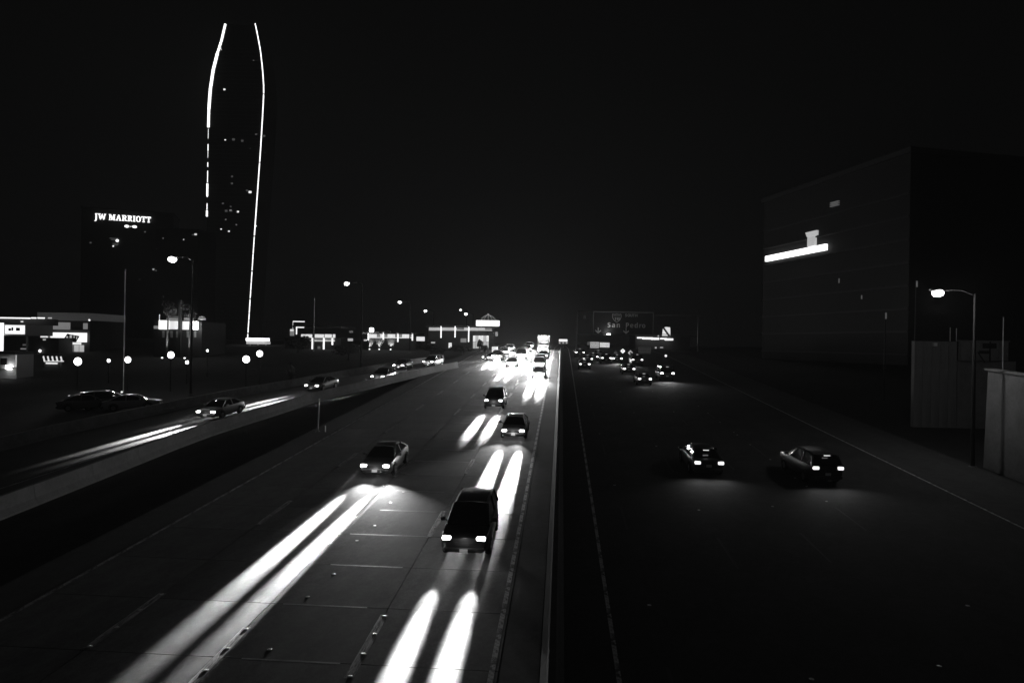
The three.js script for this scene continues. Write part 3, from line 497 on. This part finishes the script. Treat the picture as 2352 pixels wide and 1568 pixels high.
{ // pavilion with outlined frames
  const t = frame('outlined_pavilion', 'low pavilion with two outlined frames, a glazed band and slim columns', 'building', 712, BD);
  t.wall('wall', mat.bldg, 650, 775, 780, -12, -1); t.box('roof', mat.bldg2, 676, 748, 786, 753, -12, 1.5);
  t.box('outline_light', mat.e9, 675, 737.5, 701, 739.5, .8, 1); t.box('outline_light', mat.e3, 674, 738, 675, 757, .8, 1);
  t.box('outline_light', mat.e9, 685, 751, 702.5, 753, 1.55, 1.75); t.box('outline_light', mat.e9, 684.5, 751.5, 686.5, 768, 1.55, 1.75);
  t.box('window', mat.e15, 663, 755, 672, 771, -.9, -.6); t.box('window', mat.e5, 664, 756, 671, 760, -.6, -.4);
  for (const [a, b] of [[692, 700], [701.5, 717], [723.5, 744], [746, 762], [764.5, 770]]) t.box('window', mat.e5, a, 767.5 - (a < 700 ? 0 : 0), b, 775.5, .2, .4);
  for (const [a, b] of [[709, 719], [722, 742], [746, 769]]) { t.box('window', mat.e05, a, 776.5, b, 780, .1, .3); t.box('window', mat.e3, a, 780.5, b, 784, .1, .3); }
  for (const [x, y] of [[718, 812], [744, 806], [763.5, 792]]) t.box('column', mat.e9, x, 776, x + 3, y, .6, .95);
  for (const [x, y] of [[727, 795], [737, 790]]) t.box('window', mat.e05, x, y, x + 6, y + 6, -.9, -.7);
  t.box('wall_lamp', mat.e9, 700, 823, 711, 829, 2.5, 3, t, .2);
}
{ const t = frame('light_mast', 'thin mast rising over the pavilion with slim columns', 'mast', 720, 140); part('mast', new THREE.CylinderGeometry(.06, .12, t.Y(684), 8).translate(0, t.Y(684) / 2, 0), mat.white, t); part('cap', new THREE.SphereGeometry(.12, 8, 6).translate(0, t.Y(684), 0), mat.steel, t); }
tree(684, 766, 62, 132, 'dark bushy tree hiding the foot of the outlined pavilion', { n: 2600, squat: .8 });
tree(668, 826, 26, 78, 'small pale shrub-like tree faintly lit before the dark trees', { n: 700, squat: .8, lit: 12 });
function canopyHall(name, label, px, band, cols, m1, m2, extra) {
  const t = frame(name, label, 'building', px, BD); const [x0, x1, y0, y1] = band;
  t.wall('wall', mat.bldg, x0 - 4, y0 + 6, x1 + 4, -14, -1); t.box('roof', mat.bldg2, x0 - 4, y0 - 4, x1 + 6, y0 - .5, -14, 1.8);
  const n = cols.length, step = (x1 - x0) / (n * 3); for (let i = 0; i < n * 3; i++) { const a = x0 + i * step; t.box('soffit_panel', rnd() < .6 ? m1 : m2, a, y0 + (i * .06), a + step - .5, y1 - 2 + i * .06, .2, .5); t.box('light_strip', m1, a, y1 - 1.8 + i * .06, a + step - .3, y1 + i * .06, .25, .6); }
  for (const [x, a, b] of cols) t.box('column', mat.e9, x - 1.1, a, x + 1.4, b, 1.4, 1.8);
  extra?.(t); return t;
}
canopyHall('canopy_hall', 'low hall with a glowing canopy edge on four short columns', 895, [849, 949, 767, 776], [[849, 764, 781], [883, 763, 780], [916, 764, 785], [949, 764, 782]], mat.e5, mat.e15, t => {
  t.box('wall_lamp', mat.e60, 852, 753, 862, 763, 1.8, 2.3, t, .4); t.box('window', mat.e5, 955, 773, 974, 783, -.9, -.7); t.box('window', mat.e3, 797, 777, 808, 783, -.9, -.5); t.box('window', mat.e3, 834, 779, 840, 783, -.9, -.5); t.box('window', mat.e05, 800, 759, 808, 764, -.9, -.5); t.box('window', mat.e05, 830, 764, 846, 766, -.9, -.5);
  point('canopy_light', t.world(t.X(857), t.Y(750), 3), 18, 8);
});
tree(852, 757, 18, 152, 'small lit tree behind the lamp of the canopy hall', { lit: 90, n: 500, squat: .3, group: 'lit trees behind the canopy hall' });
tree(874, 759, 26, 152, 'lit tree in the middle of three behind the canopy hall', { lit: 90, n: 600, squat: .28, group: 'lit trees behind the canopy hall' });
tree(900, 759, 22, 152, 'lit tree behind the second column of the canopy hall', { lit: 90, n: 500, squat: .28, group: 'lit trees behind the canopy hall' });
canopyHall('glazed_hall', 'glazed hall with a thin lit roof edge, three columns and a pale window', 1060, [985, 1130, 752, 759], [[1014, 749, 776], [1046, 749, 775], [1077, 750, 785]], mat.e3, mat.e05, t => {
  for (let i = 0; i < 6; i++) { const x = 1086.5 + i * 6.1; t.box('window', i % 3 == 1 ? mat.e3 : mat.e5, x, 770.5, x + 5.5, 784, .3, .5); t.box('window', mat.e3, x, 784.5, x + 5.5, 800, .3, .5); }
  t.box('window', mat.e5, 1031, 787, 1038, 799, .6, .9); t.box('window', mat.e3, 991, 785, 1000, 788, .6, .9); t.box('window', mat.e15, 1058, 777, 1071, 786, .2, .4); t.box('window', mat.e15, 1137, 762, 1143, 772, .2, .4); t.box('wall_lamp', mat.e9, 1057, 802, 1061, 805, .8, 1.1, t, .1);
});
tree(1101, 779, 18, 140, 'dark tree standing before the pale window of the glazed hall', { n: 900, squat: .6 });
tree(1112, 789, 20, 138, 'dark rounded tree at the edge of the pale window', { n: 900, squat: .7 });
tree(1060, 790, 60, 132, 'wide dark tree before the columns of the glazed hall', { n: 2200, squat: .7 });
tree(990, 790, 70, 128, 'wide dark tree between the two lit halls', { n: 2200, squat: .7 });
tree(800, 790, 70, 118, 'wide dark tree between the pavilion and the canopy hall', { n: 2200, squat: .7 });
{
  const t = frame('ticket_booth', 'small white glowing booth beside the glare of the traffic', 'booth', 1136, 128); t.box('lit_box', mat.e5, 1130, 796, 1143.5, 809, -.5, .5, t, .1); t.wall('post', mat.pole, 1133, 809, 1140, -.2, .2); t.box('roof', mat.bldg2, 1129, 794, 1144.5, 796, -.6, .6);
}
{ // billboard with struts
  const t = frame('billboard', 'blank bright white billboard held from a spider of struts', 'billboard', 1119, BD);
  t.box('panel', mat.e20, 1093, 736, 1146, 748.5, .1, .35); t.box('frame', mat.steel, 1092, 735, 1147, 749.5, -.2, .08);
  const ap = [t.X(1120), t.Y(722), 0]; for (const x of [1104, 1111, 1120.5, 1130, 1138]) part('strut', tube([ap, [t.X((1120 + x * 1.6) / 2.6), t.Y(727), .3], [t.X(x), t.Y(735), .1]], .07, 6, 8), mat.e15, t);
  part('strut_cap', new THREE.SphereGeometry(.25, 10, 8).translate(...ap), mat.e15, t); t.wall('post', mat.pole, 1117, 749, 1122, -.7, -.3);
  const c = t.world(t.X(1119), t.Y(742), .9); spot('billboard_light', c, t.world(t.X(1119), t.Y(742), 20), 30, 1.4, .6, 30);
}

// ------------------------------------------------------------------ signs over and beside the departing lanes
{
  const D = 178, t = frame('overhead_sign', 'large dark overhead road sign for route 110 to San Pedro with one lamp below', 'road sign', 1420, D);
  const X = x => t.X(x * .98), Y = y => t.Y(y * .98);
  const panel = part('sign_panel', bx(X(1389), Y(783), -.12, X(1532), Y(729), 0, .05), M(.03, .5), t);
  part('border', merge([bx(X(1389.6), Y(782), 0, X(1390.5), Y(731), .02), bx(X(1390.5), Y(731.6), 0, X(1531), Y(730.8), .02), bx(X(1530), Y(782), 0, X(1531), Y(731.6), .02)]), mat.white, t);
  const h = (y0, y1) => Y(y0) - Y(y1), put = (ch, x, y, s, m = mat.white) => { const g = new TextGeometry(ch, { font: sans, size: s, depth: .04, curveSegments: 4, bevelEnabled: false }); part('letter', g.translate(X(x), Y(y), .01), m, t); };
  [['S', 1422.6], ['a', 1433], ['n', 1443.6], ['P', 1465], ['e', 1475.5], ['d', 1486], ['r', 1496.5], ['o', 1503.5]].forEach(([c, x]) => put(c, x, 767.2, h(756, 767.2) * 1.02));
  [['S', 1464], ['O', 1469.5], ['U', 1476], ['T', 1482], ['H', 1487.5]].forEach(([c, x]) => put(c, x, 741.5, h(735, 741.5)));
  const sh = new THREE.Shape(), R = 10.2; [[-.98, 8.2], [0, 9.4], [.98, 8.2]].length; sh.moveTo(X(1435), Y(735.5)); sh.quadraticCurveTo(X(1440), Y(738), X(1445), Y(735)); sh.quadraticCurveTo(X(1450), Y(738), X(1454.5), Y(735.5)); sh.quadraticCurveTo(X(1457.5), Y(748), X(1445), Y(755)); sh.quadraticCurveTo(X(1432.5), Y(748), X(1435), Y(735.5));
  const rim = sh.getPoints(8).map(p => [p.x, p.y, .03]); part('shield', new THREE.ExtrudeGeometry(sh, { depth: .015, bevelEnabled: false }).translate(0, 0, .005), M(.05, .5), t); part('shield_rim', tube(rim, .07, 6, 48), mat.white, t);
  part('shield_crown', bx(X(1436.5), Y(740.2), .02, X(1453), Y(738.2), .05), M(.4, .5), t);
  [['1', 1439], ['1', 1443.2], ['0', 1447.4]].forEach(([c, x]) => put(c, x, 750.5, h(743.5, 750.5)));
  for (const x of [1401.6, 1467]) { const s = new THREE.Shape(); [[-.35, 3.4], [-.35, .3], [-2.2, 1.6], [-2.3, .6], [0, -1.5], [2.3, .6], [2.2, 1.6], [.35, .3], [.35, 3.4]].forEach(([a, b], i) => s[i ? 'lineTo' : 'moveTo'](X(x) + a * .33, Y(778) + b * .33)); part('arrow', new THREE.ExtrudeGeometry(s, { depth: .03, bevelEnabled: false }).translate(0, 0, .01), mat.white, t); }
  part('lamp_arm', bar([X(1424), Y(784.6), 0], [X(1424), Y(784.6), 1.5], .05), mat.steel, t);
  part('sign_lamp', bx(X(1420), Y(785), 1.5, X(1428.5), Y(782.2), 1.8, .1), mat.e60, t);
  spot('sign_light', t.world(X(1424.2), Y(783.6) + .15, 1.55), t.world(X(1424), Y(764), 0), 12, 1.35, 1, 8);
  part('gantry_beam', merge([bx(X(1350), Y(786), -.7, X(1640), Y(784.8), -.4), bx(X(1350), Y(737), -.7, X(1640), Y(735.8), -.4)]), mat.steel, t);
  for (const x of [1352, 1638]) part('gantry_post', bx(X(x) - .2, 0, -.8, X(x) + .2, Y(733), -.35), mat.steel, t);
}
{
  const D = 178, t = frame('overhead_sign', 'smaller unlit overhead sign panel just beside the route 110 sign', 'road sign', 1343, D), X = x => t.X(x * .98), Y = y => t.Y(y * .98);
  part('sign_panel', bx(X(1354), Y(783), -.12, X(1386), Y(729), 0, .05), mat.dark, t); part('hanger', bx(X(1368), Y(783), -.4, X(1371), Y(735), -.13), mat.steel, t);
  part('letter', new TextGeometry('R', { font: sans, size: .9, depth: .03, curveSegments: 4, bevelEnabled: false }).translate(X(1366), Y(747), .01), M(.35), t);
}
{ // twin white lined signs, work notice, diamonds
  const lined = (px0, py0, px1, py1, D, label, m, rows) => { const t = frame('notice_sign', label, 'road sign', (px0 + px1) / 2, D, 0, 'lined notice signs beside the departing lanes'); t.box('sign_panel', m, px0, py0, px1, py1, -.05, 0); for (let i = 0; i < rows; i++) { const y = py0 + (py1 - py0) * (i + .5) / rows; let x = px0 + 1; while (x < px1 - 2) { const w = rr(1.4, 4.2); t.box('text_line', mat.dark, x, y - .55, Math.min(px1 - 1, x + w), y + .55, 0, .02); x += w + .8; } } for (const x of [px0 + 2, px1 - 2]) t.box('post', mat.pole, x - .4, py1, x + .4, 812, -.12, -.06); t.children.filter(c => c.name === 'text_line').forEach(c => { }); return t; };
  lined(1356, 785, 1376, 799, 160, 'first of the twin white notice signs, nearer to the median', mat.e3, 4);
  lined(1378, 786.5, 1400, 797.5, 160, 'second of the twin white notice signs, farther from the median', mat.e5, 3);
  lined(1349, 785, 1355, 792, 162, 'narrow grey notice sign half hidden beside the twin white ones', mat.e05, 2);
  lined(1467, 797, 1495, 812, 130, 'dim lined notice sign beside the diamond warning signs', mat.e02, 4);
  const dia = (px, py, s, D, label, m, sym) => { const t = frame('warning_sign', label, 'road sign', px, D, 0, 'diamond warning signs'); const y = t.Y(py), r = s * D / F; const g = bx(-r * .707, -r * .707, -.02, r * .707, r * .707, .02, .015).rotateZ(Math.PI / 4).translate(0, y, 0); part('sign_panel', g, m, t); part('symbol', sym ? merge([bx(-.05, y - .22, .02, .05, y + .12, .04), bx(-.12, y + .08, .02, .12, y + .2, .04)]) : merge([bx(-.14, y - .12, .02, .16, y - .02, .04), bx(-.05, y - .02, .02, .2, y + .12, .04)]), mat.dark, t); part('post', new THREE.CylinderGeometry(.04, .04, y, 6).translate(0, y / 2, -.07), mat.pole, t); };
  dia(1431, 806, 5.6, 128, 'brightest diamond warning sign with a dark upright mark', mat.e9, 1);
  dia(1448.5, 810, 6.2, 128, 'dimmer diamond warning sign beside the brightest one', mat.e3, 0);  // panel glows less than its neighbour
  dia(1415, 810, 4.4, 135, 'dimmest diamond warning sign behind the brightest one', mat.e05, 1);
}
{ // overpass shop: lit awning and angled sail
  const t = frame('awning_building', 'dark low building with a thin lit awning and a bright sail-shaped gable', 'building', 1520, 190);
  t.wall('wall', mat.bldg, 1462, 770, 1590, -12, -2); for (const [a, b, y0, y1] of [[1466, 1478, 774, 777], [1478.3, 1498, 774.5, 779], [1498.3, 1513, 775.5, 780], [1520, 1530, 776, 779], [1530.3, 1545, 777, 781.5]]) t.box('awning', mat.e9, a, y0, b, y1, -1.9, .8);
  const s = new THREE.Shape(); [[1524, 772], [1526, 752], [1533, 750], [1542, 751], [1543, 770]].forEach(([x, y], i) => s[i ? 'lineTo' : 'moveTo'](t.X(x), t.Y(y))); part('gable', new THREE.ExtrudeGeometry(s, { depth: .3, bevelEnabled: false }).translate(0, 0, -1.9), mat.e5, t);
  part('brace', bar([t.X(1526), t.Y(752), -1.4], [t.X(1542), t.Y(774), -1.4], .28, 6), mat.dark, t); t.box('eave', mat.dark, 1519, 767, 1542, 768.5, -1.5, -1.2); t.box('wall_lamp', mat.e9, 1513, 770, 1515.5, 772.5, -1.4, -1.1, t, .05);
  t.box('window', mat.e3, 1508, 797, 1512, 800, -1.95, -1.8); t.box('window', mat.e3, 1520, 797, 1527, 799, -1.95, -1.8);
}
{ const t = frame('message_board', 'small bright roadside board with three lamps below, above the glare', 'road sign', 1294, 165); t.box('board', mat.e9, 1284, 779, 1303, 784, -.1, .1); for (const x of [1285, 1293, 1301]) t.box('lamp', mat.e3, x - 1, 785.5, x + 2.2, 789, -.1, .1); t.box('frame', mat.steel, 1283, 778, 1305, 790, -.3, -.12); t.wall('post', mat.pole, 1292.5, 790, 1295.5, -.2, -.1); }
{ const t = frame('traffic_signal', 'distant post with two lit signal lamps one above the other', 'traffic signal', 1530, 125); t.box('housing', mat.dark, 1526.5, 812, 1533.5, 838, -.3, 0, t, .05); for (const [y, r, m] of [[817, 2.6, mat.e9], [832, 3.3, mat.e3]]) part('signal_lamp', new THREE.CylinderGeometry(r * 125 / F, r * 125 / F, .08, 14).rotateX(Math.PI / 2).translate(0, t.Y(y), .04), m, t); t.wall('post', mat.pole, 1529, 838, 1531, -.25, -.1); }

// sign post in the gore
{ const t = frame('gore_post', 'slender pale post with a splayed foot in the gore beside the ramp', 'post', 733, 50.5); part('post', bar([0, .3, 0], [.06, t.Y(915), 0], .045), mat.white, t); for (const [x, z] of [[-.45, .3], [.3, .4], [.45, -.2]]) part('foot', bar([0, .55, 0], [x, 0, z], .06), mat.pale, t); part('flap', bx(.5, 0, -.1, .56, .9, .1), mat.pale, t); part('sandbag', new THREE.SphereGeometry(.25, 12, 8).scale(1.2, .6, .8).translate(.75, .2, .1), mat.pale, t); }

// ------------------------------------------------------------------ right side: retaining walls, lit building, tall block
{
  const X = 27, d0 = 45.5, H = 5.77, t = thing('retaining_wall', 'tall concrete retaining wall beside the on-ramp, dimly lit', 'wall');
  for (let i = 0; i < 8; i++) { const a = d0 - i * 4.6, b = a - 4.57, g = new THREE.BoxGeometry(.5, H + .6, 4.57); const uv = g.attributes.uv; for (let k = 0; k < uv.count; k++) uv.setXY(k, uv.getX(k) * 4.6 + i * 1.3, uv.getY(k) * H); const s = part(numbered('wall_panel'), g, mat.conc2, t, rp(X + .25, (a + b) / 2, H / 2 - .3)); s.rotation.x = SLA; }
  const c = part('coping', bx(-.35, 0, -18.4, .35, .12, 18.4, .03), mat.conc2, t, rp(X + .25, d0 - 18.3, H + .005)); c.rotation.x = SLA;
}
{
  const t = frame('end_wall', 'concrete end wall with a brighter upper bay, behind the retaining wall', 'wall', 2210, 58, -.05);
  const P = (n, m, x0, y0, x1, y1, z0, z1) => t.box(n, m, x0, y0, x1, y1, z0, z1);
  for (let i = 0; i < 5; i++) part('wall_panel', (() => { const g = bx(t.X(2105 + i * 19), 0, -.5, t.X(2105 + (i + 1) * 19) - .03, t.Y(784.5, 2200), 0); return g; })(), mat.conc2, t);
  for (let i = 0; i < 5; i++) P('wall_panel', mat.conc2, 2201 + i * 21, 784, 2201 + (i + 1) * 21 - 1, 828, .1, .5);
  t.wall('lower_wall', mat.conc, 2201, 829, 2330, -.4, .05);
  P('cornice', mat.conc2, 2199, 782, 2307, 784, -.1, .62); P('opening', mat.dark, 2240, 805, 2262, 812, .5, .56); part('stair_rail', bar([t.X(2234), t.Y(807), .7], [t.X(2250), t.Y(831), .7], .05), mat.dark, t);
  P('opening', mat.dark, 2248, 788, 2278, 800, .5, .56); P('downpipe', mat.pole, 2262, 784, 2263.5, 829, .56, .66);
  P('vent_box', mat.white, 2145, 787, 2152, 795, 0, .25);
  for (const [x, y] of [[2187, 752], [2201, 754]]) part('rod', bar([t.X(x), t.Y(784), -.2], [t.X(x), t.Y(y), -.2], .025), mat.white, t);
}
{ const t = frame('pole', 'thin pole standing on the bank behind the retaining wall', 'pole', 2305, 50); part('pole', new THREE.CylinderGeometry(.03, .04, t.Y(728), 8).translate(0, t.Y(728) / 2, 0), mat.white, t); part('cap', new THREE.SphereGeometry(.05, 8, 6).translate(0, t.Y(728), 0), mat.steel, t); }
{
  // tall dark block with a slanting lit band: its long face runs away from the road
  const A = atDepth(1898, 566, 118), yA = A.y - .55, B = (() => { const r = ray(1760, 600); const t = (yA - EYE) / r.y; return r.multiplyScalar(t).add(camera.position); })();
  const ang = Math.atan2(-(A.z - B.z), A.x - B.x), Lb = Math.hypot(A.x - B.x, A.z - B.z), gy = roadY(-B.z) - .45;
  const t = thing('tall_block', 'tall dark block with one long bright band high on its face', 'building', [B.x, gy, B.z], ang), y = yA - gy, k = 118 / F;
  part('wall', bx(-1.5, 0, -22, Lb + 18, y + 12, -.4), M(.012, .8), t); part('parapet', bx(-1.9, y + 12, -22.4, Lb + 18.4, y + 12.8, 0), mat.bldg, t);
  for (const [a, b] of [[0, .06], [.066, .415], [.425, 1]]) part('light_band', bx(a * Lb, y - .05, -.35, b * Lb, y + 1.0, .25, .03), mat.e20, t);
  const x0 = Lb * .72;
  part('lit_stair', bx(x0, y + 1.15, -.35, x0 + Lb * .115, y + 2.9, .1), mat.e3, t); for (let i = 0; i < 4; i++) part('lit_ledge', bx(x0 - .5 + i * .12, y + 2.95 + (3 - i) * .22, -.35, x0 + Lb * .14, y + 3.12 + (3 - i) * .22, .15), mat.e3, t);  // light falling on stair and ledges is put in as glow
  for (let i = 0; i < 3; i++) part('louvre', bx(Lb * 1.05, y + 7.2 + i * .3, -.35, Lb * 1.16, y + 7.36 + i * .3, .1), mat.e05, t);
  for (const [px, py, h] of [[0, -6, .8], [9, -9, .6]]) part('window', bx(Lb + 3 + px * .6, y + py, -.35, Lb + 3.15 + px * .6, y + py + h, -.2), mat.e05, t);
  for (let f = 0; f < 8; f++) part('floor_edge', bx(-1.7, 1.5 + f * 3.4, -.38, Lb + 18.2, 1.75 + f * 3.4, -.05), mat.bldg, t);
}
for (const [px, py, D, l] of [[2104, 652, 70, 'faint lit slot high beyond the street lamp'], [2034, 725, 75, 'faint lit slot low beyond the street lamp']]) {
  const t = frame('signal_mast', 'slim dark mast with one ' + l, 'mast', px, D); part('mast', new THREE.CylinderGeometry(.06, .1, t.Y(py - 8), 8).translate(0, t.Y(py - 8) / 2, -.1), mat.dark, t); t.box('lamp_slot', mat.e05, px - 1.2, py - 7, px + 1.5, py + 7, .02, .12);
}
shade(scene);
renderer.render(scene, camera);
